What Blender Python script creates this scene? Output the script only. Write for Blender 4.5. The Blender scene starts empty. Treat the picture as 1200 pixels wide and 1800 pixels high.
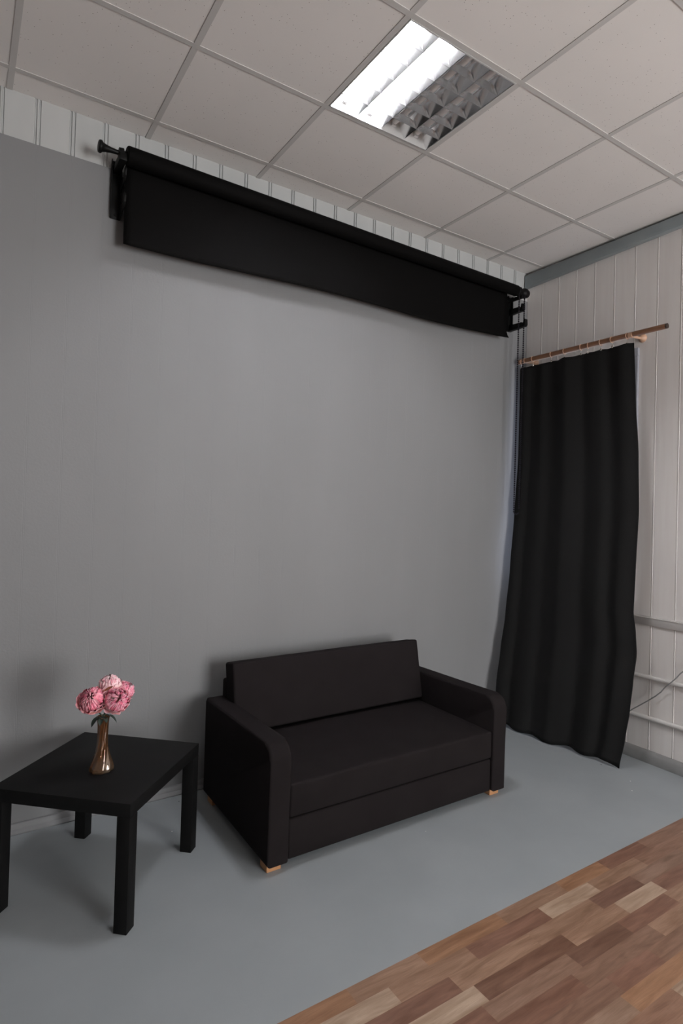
import bpy, bmesh, math, random
from mathutils import Vector, Matrix, Euler, noise
PI = math.pi
random.seed(7)
scn = bpy.context.scene
COL = scn.collection

# ------------------------------------------------------------------ camera
cam_d = bpy.data.cameras.new('camera'); cam = bpy.data.objects.new('camera', cam_d); COL.objects.link(cam)
YAW, PITCH, ROLL = .5907, .0153, .0278
F_ = Vector((math.sin(YAW)*math.cos(PITCH), math.cos(YAW)*math.cos(PITCH), math.sin(PITCH)))
R0 = Vector((math.cos(YAW), -math.sin(YAW), 0)); U0 = R0.cross(F_)
RR = math.cos(ROLL)*R0 + math.sin(ROLL)*U0; UU = -math.sin(ROLL)*R0 + math.cos(ROLL)*U0
M = Matrix.Identity(4)
for i in range(3):
    M[i][0] = RR[i]; M[i][1] = UU[i]; M[i][2] = -F_[i]
M.translation = Vector((-3.527, -3.0825, 1.5))
cam.matrix_world = M
cam_d.sensor_fit = 'VERTICAL'; cam_d.sensor_height = 36.0; cam_d.sensor_width = 24.0
cam_d.lens = 36*1044.18/1800
cam_d.shift_x = -32.07/1800; cam_d.shift_y = -24.05/1800
cam_d.clip_start = .05
scn.camera = cam

# ------------------------------------------------------------------ light levels, exposure
TUBE = 235.0          # lit fluorescent tubes
FILL = 22.8            # fill light: glowing pane of an added, unseen window behind the camera
LEAK = 1.6           # daylight pane of the window behind the curtain
vs = scn.view_settings
vs.view_transform = 'Standard'; vs.look = 'None'; vs.exposure = 0.0; vs.gamma = 1.0; vs.use_curve_mapping = False
w = bpy.data.worlds.new('world'); scn.world = w; w.use_nodes = True
w.node_tree.nodes['Background'].inputs[0].default_value = (.8, .8, .8, 1)
w.node_tree.nodes['Background'].inputs[1].default_value = 0.3

# ------------------------------------------------------------------ materials
def mat(name, col, rough=.6, metal=0., spec=.5, emit=None, es=0., **kw):
    m = bpy.data.materials.new(name); m.use_nodes = True
    b = m.node_tree.nodes['Principled BSDF']
    b.inputs['Base Color'].default_value = (*col, 1); b.inputs['Roughness'].default_value = rough
    b.inputs['Metallic'].default_value = metal; b.inputs['Specular IOR Level'].default_value = spec
    if emit:
        b.inputs['Emission Color'].default_value = (*emit, 1); b.inputs['Emission Strength'].default_value = es
    for k, v in kw.items(): b.inputs[k.replace('_', ' ')].default_value = v
    return m
def N(m, t, **kw):
    n = m.node_tree.nodes.new(t)
    for k, v in kw.items(): setattr(n, k, v)
    return n
def L(m, a, b): m.node_tree.links.new(a, b)
def bsdf(m): return m.node_tree.nodes['Principled BSDF']
def varied(name, c1, c2, scale, rough=.6, stretch=(1,1,1), bump=0., bscale=None, spec=.5, detail=4, lo=.3, hi=.7, bstretch=None, metal=0):
    m = mat(name, c1, rough, metal, spec)
    tc = N(m, 'ShaderNodeTexCoord'); mp = N(m, 'ShaderNodeMapping'); mp.inputs['Scale'].default_value = stretch
    L(m, tc.outputs['Object'], mp.inputs[0])
    ns = N(m, 'ShaderNodeTexNoise'); ns.inputs['Scale'].default_value = scale; ns.inputs['Detail'].default_value = detail
    L(m, mp.outputs[0], ns.inputs['Vector'])
    rp = N(m, 'ShaderNodeValToRGB'); rp.color_ramp.elements[0].position = lo; rp.color_ramp.elements[1].position = hi
    rp.color_ramp.elements[0].color = (*c1, 1); rp.color_ramp.elements[1].color = (*c2, 1)
    L(m, ns.outputs[0], rp.inputs[0]); L(m, rp.outputs[0], bsdf(m).inputs['Base Color'])
    if bump:
        mp2 = N(m, 'ShaderNodeMapping'); mp2.inputs['Scale'].default_value = bstretch or (1,1,1)
        L(m, tc.outputs['Object'], mp2.inputs[0])
        n2 = N(m, 'ShaderNodeTexNoise'); n2.inputs['Scale'].default_value = bscale or scale; n2.inputs['Detail'].default_value = 3
        L(m, mp2.outputs[0], n2.inputs['Vector'])
        bp = N(m, 'ShaderNodeBump'); bp.inputs['Strength'].default_value = bump; bp.inputs['Distance'].default_value = .002
        L(m, n2.outputs[0], bp.inputs['Height']); L(m, bp.outputs[0], bsdf(m).inputs['Normal'])
    return m

m_graywall = varied('grey_wall_paint', (.194,.196,.202), (.212,.214,.221), 1.6, .55, (1,1,.35), bump=.25, bscale=90, spec=.3)
m_grayfloor = varied('grey_floor_paint', (.275,.300,.314), (.305,.330,.345), 3.0, .5, bump=.2, bscale=60, spec=.4)
def specks(m, src, dens=9., thr=.955, col=(.85,.85,.82), size=.045):
    tc = N(m, 'ShaderNodeTexCoord'); v = N(m, 'ShaderNodeTexVoronoi'); v.inputs['Scale'].default_value = dens
    L(m, tc.outputs['Object'], v.inputs['Vector'])
    sp = N(m, 'ShaderNodeSeparateColor'); L(m, v.outputs['Color'], sp.inputs[0])
    a = N(m, 'ShaderNodeMath', operation='GREATER_THAN'); a.inputs[1].default_value = thr; L(m, sp.outputs[0], a.inputs[0])
    b = N(m, 'ShaderNodeMath', operation='LESS_THAN'); b.inputs[1].default_value = size; L(m, v.outputs['Distance'], b.inputs[0])
    c = N(m, 'ShaderNodeMath', operation='MULTIPLY'); L(m, a.outputs[0], c.inputs[0]); L(m, b.outputs[0], c.inputs[1])
    mx = N(m, 'ShaderNodeMix', data_type='RGBA'); L(m, c.outputs[0], mx.inputs[0])
    L(m, src, mx.inputs[6]); mx.inputs[7].default_value = (*col, 1)
    L(m, mx.outputs[2], bsdf(m).inputs['Base Color'])
    return mx.outputs[2]
def colsrc(m): return bsdf(m).inputs['Base Color'].links[0].from_socket
o1 = specks(m_grayfloor, colsrc(m_grayfloor), 9, .86, (.75,.75,.72), .03)
specks(m_grayfloor, o1, 7, .93, (.03,.03,.03), .03)

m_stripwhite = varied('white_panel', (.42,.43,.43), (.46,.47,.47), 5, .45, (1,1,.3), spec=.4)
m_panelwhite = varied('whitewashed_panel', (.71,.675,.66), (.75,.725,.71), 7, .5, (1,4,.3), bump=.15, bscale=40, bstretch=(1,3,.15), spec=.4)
m_joint = mat('panel_joint', (.74,.72,.70), .5)
m_trim = varied('grey_green_trim', (.27,.31,.325), (.30,.34,.35), 8, .5)
m_railwhite = varied('painted_rail', (.66,.64,.625), (.71,.69,.675), 12, .45)
m_skirt = varied('grey_skirting', (.21,.21,.21), (.26,.26,.26), 12, .5)
m_tile = varied('ceiling_tile', (.72,.70,.685), (.75,.725,.71), 2.5, .9, spec=.2)
specks(m_tile, colsrc(m_tile), 75, .62, (.20,.17,.16), .11)
m_bar = mat('ceiling_bar', (.53,.52,.51), .75, spec=.15)
m_dark = mat('dark_void', (.05,.045,.04), .9)

# wood: colour attribute per block, grain along x
m_wood = mat('laminate', (.2,.11,.07), .42, spec=.45)
def build_wood(m):
    at = N(m, 'ShaderNodeAttribute'); at.attribute_name = 'tint'
    of = N(m, 'ShaderNodeAttribute'); of.attribute_name = 'offs'
    tc = N(m, 'ShaderNodeTexCoord'); add = N(m, 'ShaderNodeVectorMath', operation='ADD')
    L(m, tc.outputs['Object'], add.inputs[0]); L(m, of.outputs['Color'], add.inputs[1])
    mp = N(m, 'ShaderNodeMapping'); mp.inputs['Scale'].default_value = (2.2, 16, 1); L(m, add.outputs[0], mp.inputs[0])
    n1 = N(m, 'ShaderNodeTexNoise'); n1.inputs['Scale'].default_value = 2.2; n1.inputs['Detail'].default_value = 6; n1.inputs['Distortion'].default_value = .9
    L(m, mp.outputs[0], n1.inputs['Vector'])
    mp2 = N(m, 'ShaderNodeMapping'); mp2.inputs['Scale'].default_value = (6, 160, 1); L(m, add.outputs[0], mp2.inputs[0])
    n2 = N(m, 'ShaderNodeTexNoise'); n2.inputs['Scale'].default_value = 3; n2.inputs['Detail'].default_value = 3
    L(m, mp2.outputs[0], n2.inputs['Vector'])
    r = N(m, 'ShaderNodeValToRGB'); r.color_ramp.elements[0].position = .3; r.color_ramp.elements[1].position = .72
    r.color_ramp.elements[0].color = (.70,.63,.58,1); r.color_ramp.elements[1].color = (1.22,1.25,1.28,1)
    L(m, n1.outputs[0], r.inputs[0])
    r2 = N(m, 'ShaderNodeMapRange'); r2.inputs[1].default_value = .3; r2.inputs[2].default_value = .7; r2.inputs[3].default_value = .9; r2.inputs[4].default_value = 1.1
    L(m, n2.outputs[0], r2.inputs[0])
    mu = N(m, 'ShaderNodeVectorMath', operation='MULTIPLY'); L(m, at.outputs['Color'], mu.inputs[0]); L(m, r.outputs[0], mu.inputs[1])
    sc = N(m, 'ShaderNodeVectorMath', operation='SCALE'); L(m, mu.outputs[0], sc.inputs[0]); L(m, r2.outputs[0], sc.inputs['Scale'])
    L(m, sc.outputs[0], bsdf(m).inputs['Base Color'])
    o = specks(m, sc.outputs[0], 8, .9, (.8,.78,.72), .028)
build_wood(m_wood)

m_sofa = varied('black_sofa_cloth', (.0114,.0093,.0098), (.0136,.0113,.0118), 9, .9, bump=.35, bscale=700, spec=.08)
m_foot = varied('beech_foot', (.42,.20,.09), (.50,.26,.12), 30, .5, (1,1,5))
m_table = varied('black_table_foil', (.0055,.0055,.0056), (.0068,.0068,.0070), 14, .55, bump=.1, bscale=300, spec=.10)
m_curtain = varied('black_curtain_cloth', (.0122,.0123,.0124), (.0140,.0141,.0142), 5, .85, (1,1,.3), bump=.25, bscale=500, spec=.10)
m_backdrop = varied('black_backdrop_paper', (.0024,.0022,.0022), (.0030,.0028,.0028), 4, .75, (1,1,1), spec=.07)
m_blkmetal = mat('black_metal', (.005,.005,.005), .45, .0, .15)
m_chain = mat('dark_chain', (.010,.009,.014), .4, spec=.25)
m_rod = varied('brown_wood_rod', (.19,.09,.048), (.24,.12,.065), 9, .4, (6,.6,6), spec=.5)
m_rodend = mat('rod_end', (.03,.018,.014), .5)
m_rodband = mat('rod_track', (.62,.52,.46), .4)
m_ring = mat('tan_ring', (.50,.31,.21), .4)
m_clip = mat('clip_metal', (.75,.7,.65), .25, .9)
m_lampwhite = mat('lamp_frame_white', (.62,.62,.62), .35, .3)
m_mirror = mat('louvre_metal', (.66,.66,.67), .24, .93)
m_mirror2 = mat('reflector_metal', (.84,.84,.85), .17, .97)
m_tubeon = mat('tube_lit', (.9,.9,.9), .4, emit=(.97,.97,1.0), es=TUBE)
m_tubeoff = mat('tube_unlit', (.85,.85,.86), .25)
m_winframe = mat('window_frame_white', (.30,.31,.35), .5)
m_leak = mat('daylight_pane_corner', (.1,.1,.1), .3, emit=(.66,.76,1.0), es=LEAK)
m_fill = mat('fill_light_pane', (.1,.1,.1), .3, emit=(1.0,.992,.982), es=FILL)  # glow of the added fill window, out of view
m_otherwall = mat('far_wall_paint', (.22,.22,.22), .7)
m_cable = mat('grey_cable', (.20,.20,.20), .5)

m_vase = varied('amber_lustre_glass', (.34,.14,.04), (.50,.36,.25), 14, .07, (1,1,.6), spec=.8, lo=.42, hi=.62)
bsdf(m_vase).inputs['Transmission Weight'].default_value = .86
bsdf(m_vase).inputs['Metallic'].default_value = .08
bsdf(m_vase).inputs['Coat Weight'].default_value = .6
def petal_mat(name, inner, outer):
    m = mat(name, inner, .7, spec=.25)
    at = N(m, 'ShaderNodeAttribute'); at.attribute_name = 'tint'
    L(m, at.outputs['Color'], bsdf(m).inputs['Base Color'])
    bsdf(m).inputs['Subsurface Weight'].default_value = .12
    bsdf(m).inputs['Subsurface Radius'].default_value = (.006,.003,.003)
    return m
m_petal = petal_mat('pink_petal', (.7,.2,.3), (.8,.5,.5))
m_leaf = varied('dark_green_leaf', (.020,.035,.028), (.045,.065,.055), 60, .55)
m_redleaf = varied('red_brown_leaf', (.26,.055,.025), (.38,.12,.06), 60, .5)
m_stem = mat('green_stem', (.03,.05,.03), .6)

# ------------------------------------------------------------------ helpers
def finish(name, bm, m, parent=None, angle=40, smooth=True):
    bmesh.ops.recalc_face_normals(bm, faces=bm.faces[:])
    if smooth:
        a = math.radians(angle)
        for f in bm.faces: f.smooth = True
        for e in bm.edges:
            if len(e.link_faces) == 2:
                try:
                    if e.calc_face_angle() > a: e.smooth = False
                except ValueError: pass
    me = bpy.data.meshes.new(name); bm.to_mesh(me); bm.free()
    o = bpy.data.objects.new(name, me); COL.objects.link(o)
    for x in (m if isinstance(m, (list, tuple)) else [m]): me.materials.append(x)
    if parent: o.parent = parent
    return o
def thing(name, label, cat, loc=(0,0,0), rotz=0, group=None):
    o = bpy.data.objects.new(name, None); COL.objects.link(o); o.empty_display_size = .05
    o.location = loc; o.rotation_euler = (0,0,rotz)
    o['label'] = label; o['category'] = cat
    if group: o['group'] = group
    return o
def tag(o, label, cat, group=None):
    o['label'] = label; o['category'] = cat
    if group: o['group'] = group
    return o
def struct(o, label=None):
    o['kind'] = 'structure'
    if label: o['label'] = label
    return o
def box(bm, x0, x1, y0, y1, z0, z1, bev=0., seg=2, mi=0):
    r = bmesh.ops.create_cube(bm, size=1)
    vs_ = r['verts']
    bmesh.ops.scale(bm, vec=(abs(x1-x0), abs(y1-y0), abs(z1-z0)), verts=vs_)
    bmesh.ops.translate(bm, vec=((x0+x1)/2, (y0+y1)/2, (z0+z1)/2), verts=vs_)
    fs = {f for v in vs_ for f in v.link_faces}
    for f in fs: f.material_index = mi
    if bev:
        es = list({e for v in vs_ for e in v.link_edges})
        bmesh.ops.bevel(bm, geom=es, offset=bev, segments=seg, profile=.5, affect='EDGES')
def hexa(bm, pts, bev=0., seg=3):
    """pts: 4 bottom (ccw) then 4 top"""
    v = [bm.verts.new(p) for p in pts]
    for f in ((3,2,1,0),(4,5,6,7),(0,1,5,4),(1,2,6,5),(2,3,7,6),(3,0,4,7)): bm.faces.new([v[i] for i in f])
    if bev:
        es = list({e for q in v for e in q.link_edges})
        bmesh.ops.bevel(bm, geom=es, offset=bev, segments=seg, profile=.5, affect='EDGES')
def tube(bm, pts, r, seg=12, cap=True, closed=False, mi=0):
    pts = [Vector(p) for p in pts]; n = len(pts); rings = []
    rs = r if isinstance(r, (list, tuple)) else [r]*n
    up = None
    for i, p in enumerate(pts):
        a = pts[(i-1) % n] if (i > 0 or closed) else p; b = pts[(i+1) % n] if (i < n-1 or closed) else p
        t = (b-a).normalized()
        if up is None: up = t.orthogonal().normalized()
        up = (up - t*up.dot(t)).normalized(); s = t.cross(up)
        rings.append([bm.verts.new(p + rs[i]*(math.cos(2*PI*k/seg)*up + math.sin(2*PI*k/seg)*s)) for k in range(seg)])
    m_ = n if closed else n-1
    for i in range(m_):
        A, B = rings[i], rings[(i+1) % n]
        for k in range(seg):
            f = bm.faces.new((A[k], A[(k+1)%seg], B[(k+1)%seg], B[k])); f.material_index = mi
    if cap and not closed:
        for rg in (rings[0], rings[-1]):
            f = bm.faces.new(rg); f.material_index = mi
def prism(bm, poly, off, bev=0.):
    """poly: list of 3D points, off: extrusion vector"""
    off = Vector(off)
    a = [bm.verts.new(p) for p in poly]; b = [bm.verts.new(Vector(p)+off) for p in poly]; n = len(a)
    bm.faces.new(a); bm.faces.new(b[::-1])
    for i in range(n): bm.faces.new((a[i], b[i], b[(i+1)%n], a[(i+1)%n]))
    if bev:
        es = list({e for q in a+b for e in q.link_edges})
        bmesh.ops.bevel(bm, geom=es, offset=bev, segments=2, profile=.5, affect='EDGES')

# ------------------------------------------------------------------ room shell
H = 3.322; XR = .03; XL = -5.6; YF = -6.2; YW = -1.526
# floor: grey painted strip + laminate
bm = bmesh.new(); box(bm, XL-.1, XR+.1, YW, .1, -.1, 0)
struct(finish('floor', bm, m_grayfloor, smooth=False), 'grey painted floor strip in front of the grey wall')
bm = bmesh.new()
tl = bm.loops.layers.float_color.new('tint'); ol = bm.loops.layers.float_color.new('offs')
med, dark, light, warm = (.275,.168,.112), (.195,.102,.070), (.38,.275,.20), (.285,.155,.088)
fixed = {0: [(-2.484, warm), (-2.202, med), (-1.825, warm), (-1.479, med), (-1.2, warm)],
         1: [(-2.368, light), (-2.041, med), (-1.663, dark), (-1.364, light), (-1.032, med)],
         2: [(-2.179, dark), (-1.807, med), (-1.45, med), (-1.172, (.165,.088,.062)), (-.80, (.22,.135,.095))],
         3: [(-2.135, light), (-1.705, (.17,.09,.06)), (-1.386, med), (-1.129, light), (-.80, dark)],
         4: [(-2.17, dark), (-1.77, (.25,.155,.11)), (-1.475, (.165,.09,.062)), (-1.16, dark)],
         5: [(-1.83, dark), (-1.39, (.22,.13,.09)), (-1.05, med)],
         6: [(-1.745, (.2,.115,.08)), (-1.51, dark), (-1.18, (.21,.12,.08))]}
tones = [med, dark, light, warm, (.23,.132,.09), (.29,.19,.135), (.255,.145,.097)]
y = YW; row = 0; rnd = random.Random(3)
while y > YF:
    y2 = y - (.066 if row == 0 else .0682)
    js = fixed.get(row, [])
    segs = []
    if js:
        x = js[0][0]; left = []
        while x > XL: left.append((x, None)); x -= rnd.uniform(.27,.4)
        left.append((XL, None)); left = left[::-1]
        xs = [q[0] for q in left]; cols = [rnd.choice(tones) for _ in xs[:-1]]
        cols[-1] = js[0][1]
        for (xx, c) in js[1:]: xs.append(xx); cols.append(c)
    else:
        xs = [XL]; cols = []
    while xs[-1] < XR:
        xs.append(min(xs[-1] + rnd.uniform(.27,.4), XR)); cols.append(rnd.choice(tones))
    for i in range(len(xs)-1):
        v = [bm.verts.new(p) for p in ((xs[i],y2,0),(xs[i+1],y2,0),(xs[i+1],y,0),(xs[i],y,0))]
        f = bm.faces.new(v); k = rnd.uniform(.95,1.05)
        c = cols[i]; o3 = (rnd.uniform(0,50), rnd.uniform(0,50), rnd.uniform(0,50), 1)
        for lp in f.loops: lp[tl] = (c[0]*k, c[1]*k, c[2]*k, 1); lp[ol] = o3
    y = y2; row += 1
me = bpy.data.meshes.new('floor'); bm.to_mesh(me); bm.free(); me.materials.append(m_wood)
fo = bpy.data.objects.new('floor', me); COL.objects.link(fo); struct(fo, 'brown three-strip wood laminate floor')

def grooved(name, axis, joints, s0, s1, z0, z1, base, depth, jw, m, out, bead=.8, zfun=None):
    """panelled wall; axis 'x' -> along x at y=base facing -y; axis 'y' -> along y at x=base facing -x"""
    prof = [(s0, 0, 0)]
    for s in sorted(joints):
        if s-jw < s0 or s+jw > s1: continue
        prof += [(s-jw, 0, 0), (s-jw*.8, depth, 0), (s-jw*.35, depth, 1), (s-jw*.2, -depth*bead, 1), (s+jw*.3, -depth*bead, 1), (s+jw*.45, depth, 0), (s+jw*.8, depth, 0), (s+jw, 0, 0)]
    prof.append((s1, 0, 0))
    bm = bmesh.new()
    P = lambda s, d, z: (s, base+d, z) if axis == 'x' else (base+d, s, z)
    lo = [bm.verts.new(P(s, d, z0)) for s, d, _ in prof]; hi = [bm.verts.new(P(s, d, z1)) for s, d, _ in prof]
    for i in range(len(prof)-1):
        f = bm.faces.new((lo[i], lo[i+1], hi[i+1], hi[i])); f.material_index = 1 if (prof[i][2] and prof[i+1][2]) else 0
    # solid backing
    bl = [bm.verts.new(P(s, .1, z)) for s, z in ((s0,z0),(s1,z0),(s1,z1),(s0,z1))]
    bm.faces.new(bl[::-1]); bm.faces.new((lo[0], bl[0], bl[3], hi[0])); bm.faces.new((lo[-1], hi[-1], bl[2], bl[1]))
    return finish(name, bm, m, smooth=False)
jb = [-1.701 - .1445*k for k in range(-11, 27)]
ZP = 3.112
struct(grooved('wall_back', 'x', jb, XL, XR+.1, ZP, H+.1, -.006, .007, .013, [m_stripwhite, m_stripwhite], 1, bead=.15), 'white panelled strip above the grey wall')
struct(grooved('wall_back', 'x', jb, XL, XR+.1, -.02, ZP, -.010, .00022, .005, [m_graywall, m_graywall], 1, bead=0), 'smooth grey painted back wall')
jr = [-.154-.1481*k for k in range(-1, 41)]
struct(grooved('wall_right', 'y', jr, YF, .02, -.02, H+.1, XR, .0022, .007, [m_panelwhite, m_joint], 1, bead=.5), 'whitewashed vertical panelling')
bm = bmesh.new(); box(bm, XL-.1, XL, YF, .1, -.02, H+.1); struct(finish('wall_left', bm, m_otherwall, smooth=False))
bm = bmesh.new(); box(bm, XL-.1, XR+.1, YF-.1, YF, -.02, H+.1); struct(finish('wall_front', bm, m_otherwall, smooth=False))

# ceiling: lay-in tiles and bars, one cell left out for the lamp
xb = [-5.21,-4.61,-4.008,-3.405,-2.806,-2.209,-1.609,-.995,-.405]; yb = [-.165,-.745,-1.363]
while yb[-1] > YF+.6: yb.append(yb[-1]-.6)
xs = [XL]+xb+[XR]; ys = [0.]+yb+[YF]
bm = bmesh.new(); g = .0035
for i in range(len(xs)-1):
    for j in range(len(ys)-1):
        if abs(xs[i]+2.209) < .01 and abs(ys[j]+.745) < .01: continue
        box(bm, xs[i]+g, xs[i+1]-g, ys[j+1]+g, ys[j]-g, H+.002, H+.014)
cl = struct(finish('ceiling', bm, m_tile, smooth=False), 'speckled suspended ceiling tiles')
bm = bmesh.new()
for x in xb: box(bm, x-.012, x+.012, YF, 0, H-.001, H+.0015)
for q in yb: box(bm, XL, XR, q-.012, q+.012, H-.0012, H+.0017)
finish('grid_bar', bm, m_bar, cl, smooth=False)
bm = bmesh.new(); box(bm, XL, XR, YF, 0, H+.16, H+.18); finish('slab', bm, m_dark, cl, smooth=False)

# trims
bm = bmesh.new()
YE = -2.6
hexa(bm, [(-.010,YE,3.206+.07), (XR,YE,3.206+.07), (XR,-.012,3.206), (-.010,-.012,3.206), (-.010,YE,3.3195), (XR,YE,3.3195), (XR,-.012,3.300), (-.010,-.012,3.300)], .004, 2)
struct(finish('trim_1', bm, m_trim), 'grey-green trim under the ceiling on the right wall')
bm = bmesh.new(); prof = [(XR,0,0),(-.028,0,0),(-.030,0,.012),(-.026,0,.048),(-.018,0,.060),(-.006,0,.066),(.010,0,.066),(.020,0,.060),(XR,0,.058)]
prism(bm, [(a, -.012, c) for a,b,c in prof], (0, YF+.02, 0)); struct(finish('baseboard_right', bm, m_skirt), 'grey skirting at the foot of the panelled wall')
bm = bmesh.new(); prof = [(-.0,.0),(-.034,.0),(-.036,.006),(-.030,.014),(-.022,.020),(-.020,.036),(-.014,.042),(-.0,.043)]
prism(bm, [(XL, a-.008, c) for a,c in prof], (5.62, 0, 0)); struct(finish('baseboard_back', bm, m_graywall), 'low grey painted skirting under the grey wall')
bm = bmesh.new(); box(bm, XR-.016, XR+.002, YF, -.86, .822, .876, .003); box(bm, XR-.020, XR-.014, YF, -.86, .868, .874); struct(finish('trim_2', bm, m_railwhite), 'flat pale dado rail across the panelled wall')
# window behind the curtain
def window(name, axis, c, a0, a1, z0, z1, pane_m, depth, fw=.05):
    P = (lambda u0,u1,v0,v1,d0,d1: (c+d0, c+d1, u0, u1, v0, v1)) if axis == 'y' else (lambda u0,u1,v0,v1,d0,d1: (u0, u1, c+d0, c+d1, v0, v1))
    bm = bmesh.new()
    for q in ((a0,a1,z0,z0+fw),(a0,a1,z1-fw,z1),(a0,a0+fw,z0+fw,z1-fw),(a1-fw,a1,z0+fw,z1-fw),((a0+a1)/2-.02,(a0+a1)/2+.02,z0+fw,z1-fw)):
        box(bm, *P(*q, 0, depth), .003)
    o = struct(finish(name, bm, m_winframe), 'unseen window frame added behind the camera for fill light')
    bm = bmesh.new(); box(bm, *P(a0+fw*.5,a1-fw*.5,z0+fw*.5,z1-fw*.5, depth*.25, depth*.35)); finish('pane', bm, pane_m, o, smooth=False)
    return o
window('window_1', 'y', XR, -.931, -.10, .95, 2.565, m_leak, -.020)['label'] = 'white window frame hidden behind the black curtain'
window('fill_window', 'x', YF, -2.05, -.35, .5, 2.5, m_fill, .05)  # unseen window added behind the camera to brighten the room

# ------------------------------------------------------------------ ceiling lamp
X0, X1, Y0, Y1 = -2.209+.013, -1.609-.013, -1.363+.013, -.745-.013
lamp = thing('ceiling_light', 'square recessed fluorescent ceiling light with mirrored louvre, two tubes lit', 'ceiling light', ((X0+X1)/2,(Y0+Y1)/2,H))
def LP(bm): bmesh.ops.translate(bm, vec=(-(X0+X1)/2, -(Y0+Y1)/2, -H), verts=bm.verts[:]); return bm
bm = bmesh.new(); t = .006
for q in ((X0,X1,Y0,Y0+t),(X0,X1,Y1-t,Y1),(X0,X0+t,Y0+t,Y1-t),(X1-t,X1,Y0+t,Y1-t)): box(bm, *q, H-.003, H+.085)
box(bm, X0, X1, Y0, Y1, H+.085, H+.09)
finish('housing', LP(bm), m_lampwhite, lamp, smooth=False)
nx, ny = 4, 6; cw = (X1-X0-2*t)/nx; ch = (Y1-Y0-2*t)/ny; xa = X0+t; ya = Y0+t; LH = .042
tubex = [xa+(i+.5)*cw for i in range(nx)]
for i, x in enumerate(tubex):
    bm = bmesh.new(); tube(bm, [(x,Y0+.02,H+.052),(x,Y1-.02,H+.052)], .013, 16)
    o = finish('tube', LP(bm), m_tubeon if i < 2 else m_tubeoff, lamp)
    o['label'] = 'lit fluorescent tube' if i < 2 else 'unlit fluorescent tube'
    bm = bmesh.new()
    bm.free()
    for ye in (Y0+.012, Y1-.012):
        bm = bmesh.new(); box(bm, x-.012, x+.012, ye-.01, ye+.01, H+.035, H+.084, .002); finish('tube_socket', LP(bm), m_lampwhite, lamp)
# long parabolic reflectors (troughs opening downward) around each tube
for i in range(nx):
    bm = bmesh.new(); xc = tubex[i]; rows = []
    for u, hgt in ((-1,.001),(-.72,.030),(-.45,.058),(-.2,.074),(.2,.074),(.45,.058),(.72,.030),(1,.001)):
        xx = xc + u*(cw/2-.0010)
        rows.append((bm.verts.new((xx, ya, H+hgt)), bm.verts.new((xx, Y1-t, H+hgt))))
    for k in range(len(rows)-1): bm.faces.new((rows[k][0], rows[k+1][0], rows[k+1][1], rows[k][1]))
    finish('reflector', LP(bm), m_mirror2, lamp, smooth=False)
# cross blades: pointed at the bottom, flared at the top, notched for the tube, dipped towards the trough ridges
for i in range(nx):
    for j in range(1, ny):
        bm = bmesh.new(); yc = ya + j*ch; xc = tubex[i]
        secs = []
        for u, zh, wd in ((-.99,.004,.0008),(-.60,.028,.0055),(-.34,.031,.008),(.34,.031,.008),(.60,.028,.0055),(.99,.004,.0008)):
            xx = xc+u*cw/2
            secs.append([bm.verts.new((xx, yc + a_, H + b_)) for a_, b_ in ((-.0008,.0008),(.0008,.0008),(wd*.45+.0008,zh*.55),(wd+.0008,zh),(-wd-.0008,zh),(-wd*.45-.0008,zh*.55))])
        n = 6
        for k in range(len(secs)-1):
            A, B = secs[k], secs[k+1]
            for q in range(n): bm.faces.new((A[q], A[(q+1)%n], B[(q+1)%n], B[q]))
        bm.faces.new(secs[0]); bm.faces.new(secs[-1][::-1])
        finish('louvre_blade', LP(bm), m_mirror, lamp, smooth=False)

# ------------------------------------------------------------------ backdrop roller on two hook brackets
RY = -.142
ZL, ZR_ = 3.127, 3.097
def rz(x): return ZL + (ZR_-ZL)*(x+2.93)/(2.68)
roller = thing('backdrop_roller', 'long black studio backdrop rolled on a tube high on the grey wall, partly pulled down', 'backdrop', (-1.6, RY, rz(-1.6)))
def RL(bm): bmesh.ops.translate(bm, vec=(1.6, -RY, -rz(-1.6)), verts=bm.verts[:]); return bm
bm = bmesh.new(); rr = .044; K = 28
ang0 = PI/2  # spiral roll, sheet leaving from the wall side
def sheet_z(x): return 2.728 + .030*(x+2.92)/2.65 + .006*math.sin(x*3.1+.6) - .010*math.exp(-((x+.95)/.35)**2)
nseg = 70; xs_ = [-2.925 + i*(2.635/nseg) for i in range(nseg+1)]
# roll body
tube(bm, [(-2.932, RY, rz(-2.932)), (-2.926, RY, rz(-2.926)), (-.245, RY, rz(-.245)), (-.24, RY, rz(-.24))], [rr-.006, rr, rr-.006, rr-.010], 40)
finish('roll', RL(bm), m_backdrop, roller)
bm = bmesh.new(); rows = []
for i, x in enumerate(xs_):
    zc = rz(x); ye = RY + rr; colv = []
    zb = sheet_z(x); nz = 16
    curl = .012 if x < -.36 else .012 + .03*((x+.36)/.07)
    for k in range(nz+1):
        q = k/nz; z = zc + .01 - (zc+.01-zb)*q
        wv = .004*math.sin(x*5+q*2)*q
        colv.append(bm.verts.new((x + (.012*((q-.85)/.15)**2 if (q > .85 and x > -.33) else 0), min(ye + wv - (curl*((q-.8)/.2)**2*.4 if q > .8 else 0), -.02), z)))
    rows.append(colv)
for i in range(nseg):
    for k in range(16): bm.faces.new((rows[i][k], rows[i+1][k], rows[i+1][k+1], rows[i][k+1]))
o = finish('sheet', RL(bm), m_backdrop, roller)
sm = o.modifiers.new('thick', 'SOLIDIFY'); sm.thickness = .0015
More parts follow.
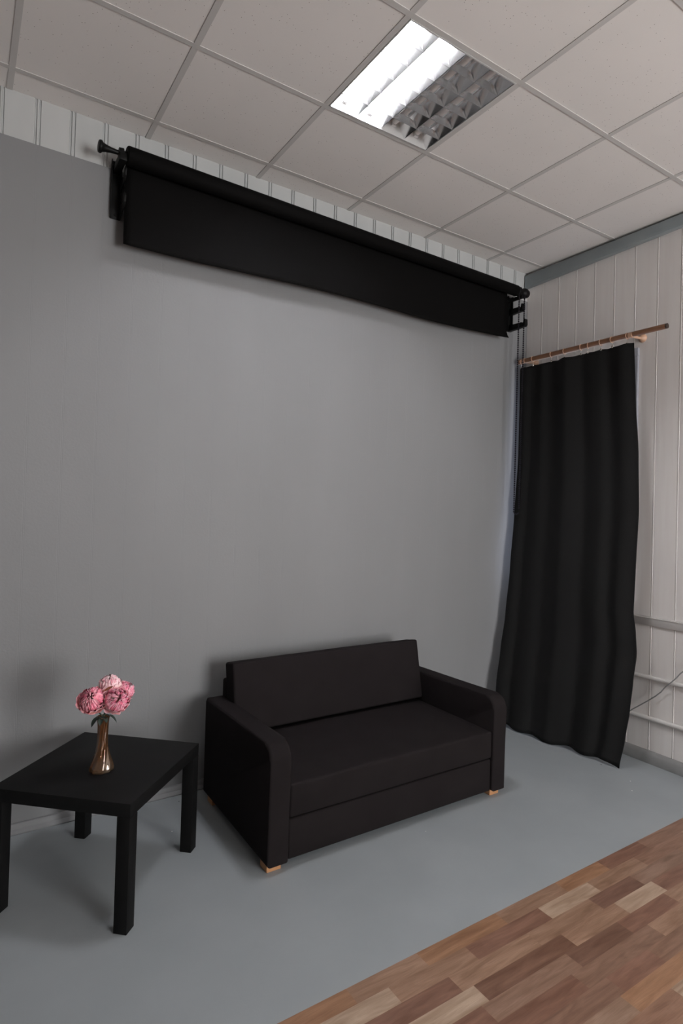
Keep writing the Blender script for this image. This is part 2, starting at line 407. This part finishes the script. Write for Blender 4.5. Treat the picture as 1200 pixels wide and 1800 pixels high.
# left end: expander knob
bm = bmesh.new()
def lathe_x(bm, prof, y, zf, seg=24):
    tube(bm, [(x, y, zf(x)) for x, r in prof], [r for x, r in prof], seg)
lathe_x(bm, [(-3.056,.020),(-3.054,.026),(-3.046,.029),(-3.040,.027),(-3.036,.021),(-3.022,.0165),(-3.010,.0145),(-3.000,.0125),(-2.975,.0105),(-2.968,.0105),(-2.966,.024),(-2.946,.026),(-2.944,.016),(-2.930,.016)], RY, rz)
finish('expander_knob', RL(bm), m_blkmetal, roller)
bm = bmesh.new()
lathe_x(bm, [(-.245,.030),(-.235,.034),(-.215,.034),(-.205,.026),(-.185,.026),(-.175,.034),(-.165,.036),(-.150,.036),(-.140,.030),(-.128,.028),(-.122,.022)], RY, rz)
finish('drive_wheel', RL(bm), m_blkmetal, roller)
# bead chain: a closed loop over the wheel
bm = bmesh.new()
zw = rz(-.19)
path = []
pz = .0155
def addp(x, y, z): path.append((x, y, z))
zt_, zb_ = zw, 1.50
n1 = int((zt_-zb_)/pz)
for k in range(n1+1):
    q = k/n1; addp(-.222 + .010*q, RY-.01+.012*q, zt_ - (zt_-zb_)*q)
for k in range(n1+1):
    q = k/n1; addp(-.168 - .004*(1-q) if 0 else -.168+.006*(q), RY-.012+.012*q, zt_ - (zt_-zb_-.03)*q)
for k in range(1, 5):
    a = PI*k/5; addp(-.187 - .025*math.cos(a), RY, zb_ - .0 - .018*math.sin(a))
for p in path:
    r = bmesh.ops.create_icosphere(bm, subdivisions=1, radius=.0066)
    bmesh.ops.scale(bm, vec=(1,1,1.15), verts=r['verts']); bmesh.ops.translate(bm, vec=p, verts=r['verts'])
tube(bm, [(-.222,RY-.01,zt_),(-.212,RY+.002,zb_)], .0009, 6); tube(bm, [(-.168,RY-.012,zt_),(-.162,RY,zb_+.03)], .0009, 6)
finish('pull_chain', RL(bm), m_chain, roller)

def bracket(x0, x1, armx, label, top, bottom, arms, cradle, plain=False):
    root = thing('wall_bracket', label, 'bracket', ((x0+x1)/2, -.012, bottom), 0, 'hook brackets holding the backdrop')
    T = lambda bm: (bmesh.ops.translate(bm, vec=(-(x0+x1)/2, .012, -bottom), verts=bm.verts[:]), bm)[1]
    bm = bmesh.new(); box(bm, x0, x1, -.0165, -.011, bottom, top, .002)
    box(bm, x0, x0+.003, -.034, -.011, bottom+.004, top, 0); box(bm, x1-.003, x1, -.034, -.011, bottom+.004, top, 0)
    for zz in (bottom+.02, top-.03): tube(bm, [((x0+x1)/2,-.016,zz),((x0+x1)/2,-.020,zz)], .006, 10)
    finish('wall_plate', T(bm), m_blkmetal, root)
    for (zb, yt, up) in arms:
        bm = bmesh.new()
        # side plate: web from the wall rising to an upturned hook
        if plain: poly = [(-.014, zb-.004), (-.014, zb+.040), (yt+.030, zb+.036), (yt+.024, zb+.030), (yt+.014, zb+.030), (yt+.010, zb+.054), (yt, zb+.054), (yt-.002, zb+.012), (yt+.010, zb+.002)]
        else: poly = [(-.014, zb), (-.014, zb+.050), (yt+.050, zb+.062), (yt+.040, zb+.052), (yt+.026, zb+.050), (yt+.016, zb+.060), (yt+.012, zb+up), (yt-.002, zb+up+.004), (yt-.010, zb+up-.010), (yt-.006, zb+.048), (yt+.010, zb+.034)]
        prism(bm, [(armx-.004-(.012 if plain else 0), a, b) for a, b in poly], (.008+(.024 if plain else 0), 0, 0), .001)
        finish('hook_arm', T(bm), m_blkmetal, root)
    bm = bmesh.new(); box(bm, *cradle, .003); finish('cradle', T(bm), m_blkmetal, root)
    return root
bracket(-2.973, -2.926, -2.928, 'black hook bracket at the left end of the backdrop, beside the flared knob', 3.150, 2.868,
        [(2.995, -.122, .088), (2.868, -.122, .088)], (-2.966, -2.932, -.168, -.012, 3.088, 3.122))
bracket(-.200, -.153, -.166, 'black hook bracket in the corner at the right end of the backdrop, behind the chain', 3.10, 2.84,
        [(2.965, -.146, .075), (2.846, -.172, .088)], (-.206, -.186, -.160, -.012, 3.048, 3.072), True)

# ------------------------------------------------------------------ curtain, rod and rings
RX = -.100; RZ0 = 2.618
rod = thing('curtain_rod', 'brown wooden curtain rod sticking out from the corner along the panelled wall', 'curtain rod', (RX, -.6, RZ0))
def RD(bm): bmesh.ops.translate(bm, vec=(-RX, .6, -RZ0), verts=bm.verts[:]); return bm
bm = bmesh.new(); tube(bm, [(RX,-.055,RZ0),(RX,-1.170,RZ0+.004)], .0160, 20); finish('pole', RD(bm), m_rod, rod)
bm = bmesh.new(); tube(bm, [(RX,-1.170,RZ0+.004),(RX,-1.180,RZ0+.004)], .0155, 20); finish('end_cap', RD(bm), m_rodend, rod)
bm = bmesh.new(); tube(bm, [(RX,-.05,RZ0-.0165),(RX,-.97,RZ0-.0135)], .0038, 8); finish('track', RD(bm), m_rodband, rod)
for yb_ in (-.105, -.950):
    bm = bmesh.new()
    tube(bm, [(XR+.002,yb_,RZ0+.004),(XR-.008,yb_,RZ0+.004),(XR-.018,yb_,RZ0+.002),(XR-.028,yb_,RZ0)], [.027,.027,.019,.009], 20)
    tube(bm, [(XR-.02,yb_,RZ0),(RX+.01,yb_,RZ0-.006)], .008, 12)
    tube(bm, [(RX, yb_-.013, RZ0), (RX, yb_+.013, RZ0)], .0185, 20)
    finish('rod_bracket', RD(bm), m_ring, rod)
ring_y = [-.080, -.190, -.350, -.460, -.591, -.644, -.741, -.822, -.925]
nm = ['first', 'second', 'third', 'fourth', 'fifth', 'sixth', 'seventh', 'eighth']
def make_ring():
    root = thing('curtain_ring', '', 'curtain ring', (RX, 0, RZ0), 0, 'tan rings along the curtain rod')
    bm = bmesh.new(); tube(bm, [(.0190*math.cos(a)*1., 0, .0190*math.sin(a)-.003) for a in [2*PI*k/28 for k in range(28)]], .0022, 8, closed=True)
    finish('hoop', bm, m_ring, root)
    bm = bmesh.new(); tube(bm, [(0,0,-.020),(0,-.003,-.026),(0,0,-.032),(0,.003,-.036),(0,0,-.044)], .0018, 6)
    box(bm, -.003, .003, -.006, .006, -.056, -.042, .001)
    finish('clip', bm, m_clip, root)
    return root
def copy_tree(o, parent=None):
    c = o.copy(); COL.objects.link(c)
    if parent: c.parent = parent
    for ch in [q for q in bpy.data.objects if q.parent == o]: copy_tree(ch, c)
    return c
r0 = make_ring()
for k, yy in enumerate(ring_y):
    r_ = r0 if k == 0 else copy_tree(r0)
    r_.location = (RX, yy, RZ0 + .004*(-yy)/1.17)
    r_.rotation_euler = (0, 0, math.radians([8,-14,4,-3,5,20,-6,-16,3][k]))
    r_['label'] = ('tan curtain ring in the corner, nearest the grey wall' if k == 0 else
                   'tan curtain ring at the outer edge of the curtain, beside the rod bracket' if k == 8 else
                   '%s tan curtain ring along the rod, counted from the grey wall' % nm[k])
curt = thing('curtain', 'long black curtain hanging from the rod to the floor in the corner', 'curtain', (-.15,-.55,.01))
def interp(tab, z):
    tab = sorted(tab)
    if z <= tab[0][0]: return Vector(tab[0][1:])
    for a, b in zip(tab, tab[1:]):
        if z <= b[0]:
            q = (z-a[0])/(b[0]-a[0]); q = q*q*(3-2*q)*.5+q*.5
            return Vector(a[1:])*(1-q)+Vector(b[1:])*q
    return Vector(tab[-1][1:])
# (height, x, y) of the two side edges
LT = [(2.57,-.100,-.072),(2.35,-.100,-.073),(1.92,-.112,-.083),(1.50,-.142,-.086),(1.08,-.185,-.094),(.75,-.225,-.096),(.51,-.275,-.104),(.28,-.325,-.118),(.012,-.365,-.140)]
RT = [(2.57,-.100,-.972),(2.22,-.101,-.990),(1.87,-.112,-1.022),(1.52,-.132,-1.044),(1.18,-.150,-1.042),(.91,-.170,-1.046),(.81,-.180,-1.068),(.68,-.190,-1.084),(.51,-.210,-1.076),(.35,-.230,-1.072),(.18,-.250,-1.058),(.012,-.265,-1.034)]
NU, NV = 190, 90
bm = bmesh.new(); G = []
for j in range(NV+1):
    v = j/NV; z = 2.572 + (.012-2.572)*v
    A = interp(LT, z); B = interp(RT, z); rowv = []
    for i in range(NU+1):
        u = i/NU; p = A.lerp(B, u); d = (B-A).normalized(); nrm = Vector((-abs(d.y), 0)) ; nrm = Vector((-1, 0))
        yy = p.y
        am = .012 + .001*v
        ph = u*4.6 + .10*math.sin(5*u+2.3*v)+.2*v*math.sin(2*PI*u)
        fold = math.sin(2*PI*ph+.6)*.75 + math.sin(2*PI*(u*2.3+.18*v)+1.0)*.45 + .08*math.sin(2*PI*(u*9.4-.3*v)+2*u)
        edge = min(1, 8*u+.1, 8*(1-u)+.1)
        off = am*fold*edge
        # the lower part bellies out a little and is gathered around one crease
        off += .012*math.sin(PI*u)*math.sin(PI*v)
        zz = z
        if j == 0 or v < .03:
            # top edge sags between the rings
            near = min(abs(yy-q) for q in ring_y); zz -= .006*min(near/.05, 1)*(1-v/.03)
        if v > .97: zz += .008*math.sin(u*23)*(v-.97)/.03 + .006*(v-.97)/.03*math.sin(u*9+1) + .004
        rowv.append(bm.verts.new((p.x - off, yy + .004*math.cos(2*PI*ph)*edge, max(zz,.006))))
    G.append(rowv)
for j in range(NV):
    for i in range(NU): bm.faces.new((G[j][i], G[j][i+1], G[j+1][i+1], G[j+1][i]))
bmesh.ops.translate(bm, vec=(.15,.55,-.01), verts=bm.verts[:])
o = finish('cloth', bm, m_curtain, curt, angle=80); sm = o.modifiers.new('thick','SOLIDIFY'); sm.thickness = .002; sm.offset = 0
# pipes and cable on the right wall
def pipe(z, label):
    bm = bmesh.new(); tube(bm, [(XR-.018,-.90,z),(XR-.018,-1.6,z+.006),(XR-.018,-2.6,z+.010)], .0135, 16)
    for yy in (-1.55,-2.3): box(bm, XR-.006, XR+.001, yy-.012, yy+.012, z-.018, z+.018)
    return tag(finish('wall_pipe', bm, m_railwhite), label, 'pipe', 'pale pipes low on the panelled wall')
pipe(.506, 'upper pale pipe running low along the panelled wall')
pipe(.258, 'lower pale pipe along the panelled wall, just above the skirting')
bm = bmesh.new()
cp = [(-.001,-.90,.262),(-.006,-.929,.266),(-.004,-.957,.291),(0,-.99,.318),(0,-1.041,.36),(-.001,-1.095,.406),(0,-1.13,.442),(-.001,-1.148,.468),(-.008,-1.170,.492),(-.010,-1.195,.517),(-.004,-1.22,.547),(0,-1.241,.578),(0,-1.257,.594),(0,-1.31,.63),(0,-1.42,.66),(0,-1.60,.64),(0,-1.8,.52),(0,-1.9,.30)]
tube(bm, cp, .0036, 8); tag(finish('cable', bm, m_cable), 'thin grey cable slanting up across the pipes beside the curtain', 'cable')

# ------------------------------------------------------------------ sofa
SX, SY = -2.460, -.899; SW, SD = 1.375, .769
sofa = thing('sofa', 'black two-seat fabric sofa with boxy arms against the grey wall', 'sofa', (SX+SW/2, SY+SD/2, 0))
def SF(bm): bmesh.ops.translate(bm, vec=(-(SX+SW/2), -(SY+SD/2), 0), verts=bm.verts[:]); return bm
AW = .097; AZ = .522
def arm(x0, x1):
    bm = bmesh.new(); R_ = .062; poly = [(SY, .036), (SY, AZ-R_)]
    for k in range(1, 9):
        a = PI/2*k/8; poly.append((SY+R_-R_*math.cos(a), AZ-R_+R_*math.sin(a)))
    poly += [(SY+SD-.012, AZ-.012), (SY+SD, AZ-.028), (SY+SD, .036)]
    vs_a = [bm.verts.new((x0, a, b)) for a, b in poly]; vs_b = [bm.verts.new((x1, a, b)) for a, b in poly]; n = len(poly)
    fa = bm.faces.new(vs_a); fb = bm.faces.new(vs_b[::-1])
    for i in range(n): bm.faces.new((vs_a[i], vs_b[i], vs_b[(i+1)%n], vs_a[(i+1)%n]))
    es = list(set(fa.edges[:]) | set(fb.edges[:]))
    bmesh.ops.bevel(bm, geom=es, offset=.013, segments=4, profile=.5, affect='EDGES')
    return finish('arm', SF(bm), m_sofa, sofa, angle=50)
arm(SX, SX+AW); arm(SX+SW-AW, SX+SW)
xi0, xi1 = SX+AW+.001, SX+SW-AW-.001
bm = bmesh.new(); box(bm, xi0, xi1, SY+.030, SY+SD-.01, .036, .205, .004); box(bm, xi0, xi1, SY+.012, SY+.06, .037, .203, .009, 3)
finish('front_panel', SF(bm), m_sofa, sofa)
# seat cushion: subdivided, gently crowned
def soft_box(x0,x1,y0,y1,z0,z1,bev,crown,ns=14):
    bm = bmesh.new(); box(bm, x0, x1, y0, y1, z0, z1)
    bmesh.ops.bevel(bm, geom=bm.edges[:], offset=bev, segments=4, profile=.5, affect='EDGES')
    for k in range(1, ns):
        x = x0+(x1-x0)*k/ns
        bmesh.ops.bisect_plane(bm, geom=bm.verts[:]+bm.edges[:]+bm.faces[:], plane_co=(x,0,0), plane_no=(1,0,0))
    for k in range(1, 8):
        y = y0+(y1-y0)*k/8
        bmesh.ops.bisect_plane(bm, geom=bm.verts[:]+bm.edges[:]+bm.faces[:], plane_co=(0,y,0), plane_no=(0,1,0))
    for v in bm.verts:
        u = (v.co.x-x0)/(x1-x0); w_ = (v.co.y-y0)/(y1-y0)
        if v.co.z > (z0+z1)/2: v.co.z += crown*math.sin(PI*min(max(u,0),1))**.5*math.sin(PI*min(max(w_,0),1))**.5 + .002*noise.noise(v.co*6)
        if v.co.y < y0+.02: v.co.y += .0025*noise.noise(Vector((v.co.x*5, 0, v.co.z*9)))
    return bm
finish('seat_cushion', SF(soft_box(xi0, xi1, SY+.006, SY+SD-.13, .208, .347, .012, .012)), m_sofa, sofa, angle=50)
bm = bmesh.new(); box(bm, xi0-.012, xi1+.012, -.200, -.135, .20, .600, .012, 3); finish('back_frame', SF(bm), m_sofa, sofa)
# loose back cushion leaning back
bm = soft_box(-2.372, -1.182, -.054, .054, -.170, .170, .012, 0.004)
bmesh.ops.rotate(bm, verts=bm.verts[:], cent=(0,0,0), matrix=Matrix.Rotation(math.radians(-11.5), 3, 'X'))
bmesh.ops.translate(bm, vec=(0, -.243, .526), verts=bm.verts[:])
finish('back_cushion', SF(bm), m_sofa, sofa, angle=50)
for fx, fy in ((SX+.012, SY+.030), (SX+SW-.082, SY+.030), (SX+.012, SY+SD-.105), (SX+SW-.082, SY+SD-.105)):
    bm = bmesh.new(); box(bm, fx, fx+.066, fy, fy+.066, 0, .037, .004); o = finish('foot', SF(bm), m_foot, sofa); o['label'] = 'light wooden foot'

# ------------------------------------------------------------------ table
TX, TY, TA = -3.018, -.547, -.756
tb = thing('side_table', 'square black side table standing left of the sofa with flowers on it', 'table', (TX,TY,0), TA)
bm = bmesh.new(); box(bm, -.275,.275,-.275,.275,.402,.45,.0022,2); finish('tabletop', bm, m_table, tb)
for sx in (-1,1):
    for sy in (-1,1):
        bm = bmesh.new(); a = .275*sx; b = .275*sy; box(bm, min(a,a-.05*sx), max(a,a-.05*sx), min(b,b-.05*sy), max(b,b-.05*sy), 0, .4018, .0018, 2)
        finish('leg', bm, m_table, tb)

# ------------------------------------------------------------------ vase
VX, VY, VZ = -3.040, -.605, .4505
prof = [(.0,.041),(.004,.0435),(.014,.0435),(.028,.039),(.045,.0325),(.065,.0265),(.085,.0225),(.11,.0195),(.14,.0188),(.165,.0195),(.185,.0205),(.200,.0225),(.208,.0250)]
def vr(z):
    for a, b in zip(prof, prof[1:]):
        if z <= b[0]: q = (z-a[0])/(b[0]-a[0]); return a[1]+(b[1]-a[1])*q
    return prof[-1][1]
bm = bmesh.new(); S = 96; NZ = 60; rings = []
def vring(z, inset):
    tw = 2.2*(1-z/.208)**1.2
    return [bm.verts.new(((vr(z)*(1+.045*math.cos(9*(2*PI*k/S)+tw*9*.5))-inset)*math.cos(2*PI*k/S), (vr(z)*(1+.045*math.cos(9*(2*PI*k/S)+tw*9*.5))-inset)*math.sin(2*PI*k/S), z)) for k in range(S)]
zs = [.208*i/NZ for i in range(NZ+1)]
for z in zs: rings.append(vring(z, 0))
for z in reversed([q for q in zs if q > .010]): rings.append(vring(z, .0026))
for A, B in zip(rings, rings[1:]):
    for k in range(S): bm.faces.new((A[k], A[(k+1)%S], B[(k+1)%S], B[k]))
bm.faces.new(rings[0]); bm.faces.new(rings[-1])
vase = finish('vase', bm, m_vase, angle=70); vase.location = (VX,VY,VZ)
tag(vase, 'twisted amber lustre glass vase on the black table holding pink peonies', 'vase')

# ------------------------------------------------------------------ peonies
def peony(loc, face, R_, label, seed, stem_to, inner=(.62,.13,.20), pale=(.80,.50,.50), leaf_dirs=(), open_=0.):
    """a full round bloom: cupped petals lying on nested spheres, opening along the axis"""
    rn = random.Random(seed)
    root = thing('peony', label, 'flower', loc, 0, 'pink peonies in the amber vase')
    ax = Vector(face).normalized(); s0 = ax.orthogonal().normalized(); s1 = ax.cross(s0)
    cream = (.74,.60,.40)
    def lerp3(p, q, k): return tuple(p[i]*(1-k)+q[i]*k for i in range(3))
    def petal(bm, lay, az, rad, th0, th1, half, lip, c0, c1, ruff):
        NU_, NV_ = 10, 9; Gd = []; ph = rn.uniform(0, 6); tilt = rn.uniform(-.06,.06); rad = rad*rn.uniform(.95,1.05); th1 += rn.uniform(-.12,.12)
        for j in range(NV_+1):
            v = j/NV_; row = []
            for i in range(NU_+1):
                u = -1+2*i/NU_
                tip = th0 + (th1-th0)*v
                tip += (abs(u)**2.5)*v*.38 + .07*v*v*math.sin(u*6+ph) + (.10*v*v if abs(u) < .12 else 0)
                wv = half*math.sin(PI*min(.16+v*.58,.5)*1.0)**.8*(1-.22*v*v)
                a = az + u*wv/max(math.sin(tip),.38) + tilt*v
                rr_ = R_*rad*(1 + lip*v**4 + ruff*math.sin(ph+u*8+v*2)*v**1.5 + .05*u*v)
                d = ax*math.cos(tip) + (s0*math.cos(a)+s1*math.sin(a))*math.sin(tip)
                row.append(bm.verts.new(d*rr_))
            Gd.append(row)
        kc = rn.uniform(.86,1.1)
        for j in range(NV_):
            for i in range(NU_):
                f = bm.faces.new((Gd[j][i], Gd[j][i+1], Gd[j+1][i+1], Gd[j+1][i]))
                k = min(1, (j+.5)/NV_*1.0); c = lerp3(c0, c1, k**1.3); e = .95 if i % 3 == 1 else 1.0
                for lp in f.loops: lp[lay] = (*[min(x*kc*e,.95) for x in c], 1)
    mid = lerp3(inner, pale, .35)
    bm = bmesh.new(); lay = bm.loops.layers.float_color.new('tint')
    a0 = rn.uniform(0, 6)
    for k in range(5): petal(bm, lay, a0+2*PI*k/5+rn.uniform(-.15,.15), 1.05, 2.95, 1.72+rn.uniform(-.25,.15), .80, .20, cream, pale, .04)
    for k in range(6): petal(bm, lay, a0+.5+2*PI*k/6+rn.uniform(-.15,.15), 1.0, 2.95, 1.30+open_+rn.uniform(-.15,.15), .72, .14, cream, lerp3(pale, inner, .15), .04)
    finish('outer_petals', bm, m_petal, root, angle=180)
    bm = bmesh.new(); lay = bm.loops.layers.float_color.new('tint')
    for n_, rad, th1, half, rf, c0, c1 in ((6,.96,1.02+open_,.60,.06,inner,pale),(7,.91,.84,.46,.09,inner,pale),(8,.88,.66,.34,.12,inner,mid),(9,.86,.48,.26,.15,inner,pale),(8,.83,.30,.22,.17,inner,mid),(6,.80,.12,.20,.18,inner,pale)):
        a1 = rn.uniform(0, 6)
        for k in range(n_): petal(bm, lay, a1+2*PI*k/n_+rn.uniform(-.25,.25), rad, 2.4 if rad > .8 else 1.9, th1, half, .03, c0, c1, rf)
    finish('inner_petals', bm, m_petal, root, angle=180)
    st = Vector(stem_to) - Vector(loc)
    b0 = -ax*R_*.96
    bm = bmesh.new(); pts = []
    rim = Vector((VX,VY,VZ+.205)) - Vector(loc) + (Vector((b0.x,b0.y,0))*.08)
    for k in range(13):
        q = k/12
        if q < .5:
            t_ = q/.5; p = b0.lerp(rim, t_) + Vector((0,0,-.004))*math.sin(PI*t_) - ax*.006*math.sin(PI*t_)
        else:
            t_ = (q-.5)/.5; p = rim.lerp(st, t_)
        pts.append(p)
    tube(bm, pts, .0024, 8); finish('stem', bm, m_stem, root)
    for a_, ln_, drop in leaf_dirs:
        bm = bmesh.new(); leaf(bm, rim + Vector((.012*math.cos(a_), .012*math.sin(a_), .004)), rn, a_, ln_, drop, .5)
        finish('leaf', bm, m_leaf, root)
    return root
def leaf(bm, p0, rn, a, ln, droop=-.75, width=.36):
    d = Vector((math.cos(a), math.sin(a), .05)).normalized(); t_ = Vector((-math.sin(a), math.cos(a), 0)); Gd = []; p = Vector(p0)
    for j in range(9):
        v = j/8; dd = (d + Vector((0,0,droop*v*2.0))).normalized()
        if j: p = p + dd*ln/8
        wv = ln*width*math.sin(PI*min(v*.96+.03,1))**.8
        nr = dd.cross(t_)
        Gd.append([bm.verts.new(p + t_*u*wv*.5 + nr*(abs(u)*wv*.18)) for u in (-1,-.5,0,.5,1)])
    for j in range(8):
        for i in range(4): bm.faces.new((Gd[j][i], Gd[j][i+1], Gd[j+1][i+1], Gd[j+1][i]))
peony((-3.088,-.630,.737), (-.30,-.72,.62), .0455, 'large deep pink peony, leftmost of the bunch, half open', 11, (VX-.010,VY-.004,VZ+.03), inner=(.82,.17,.29), pale=(.95,.50,.57), leaf_dirs=((PI*1.12,.050,-.9),(PI*1.35,.040,-.8)), open_=.12)
peony((-3.003,-.652,.728), (.10,-.80,.45), .0440, 'large pink peony facing the room, lower right front of the bunch', 23, (VX+.008,VY-.008,VZ+.03), inner=(.90,.20,.35), pale=(.95,.56,.64), leaf_dirs=((-.25,.052,-.9),(-1.4,.032,-.7)))
p_top = peony((-3.015,-.583,.775), (-.05,-.25,1.), .0370, 'pale pink peony at the top of the bunch', 37, (VX+.003,VY+.009,VZ+.03), inner=(.88,.40,.49), pale=(.95,.72,.74))
peony((-2.956,-.588,.743), (.55,-.45,.70), .0330, 'smaller ruffled pink peony at the far right of the bunch', 41, (VX+.011,VY+.004,VZ+.03), inner=(.88,.19,.34), pale=(.95,.54,.62), leaf_dirs=((.5,.03,-.5),))
# the pointed red-brown leaf in the middle belongs to the top flower
bm = bmesh.new(); leaf(bm, Vector((-3.055,-.672,0.774))-Vector((-3.015,-.583,.775)), random.Random(1), .15, .040, droop=.35, width=.62)
o = finish('leaf', bm, m_redleaf, p_top); o['label'] = 'reddish brown pointed leaf'
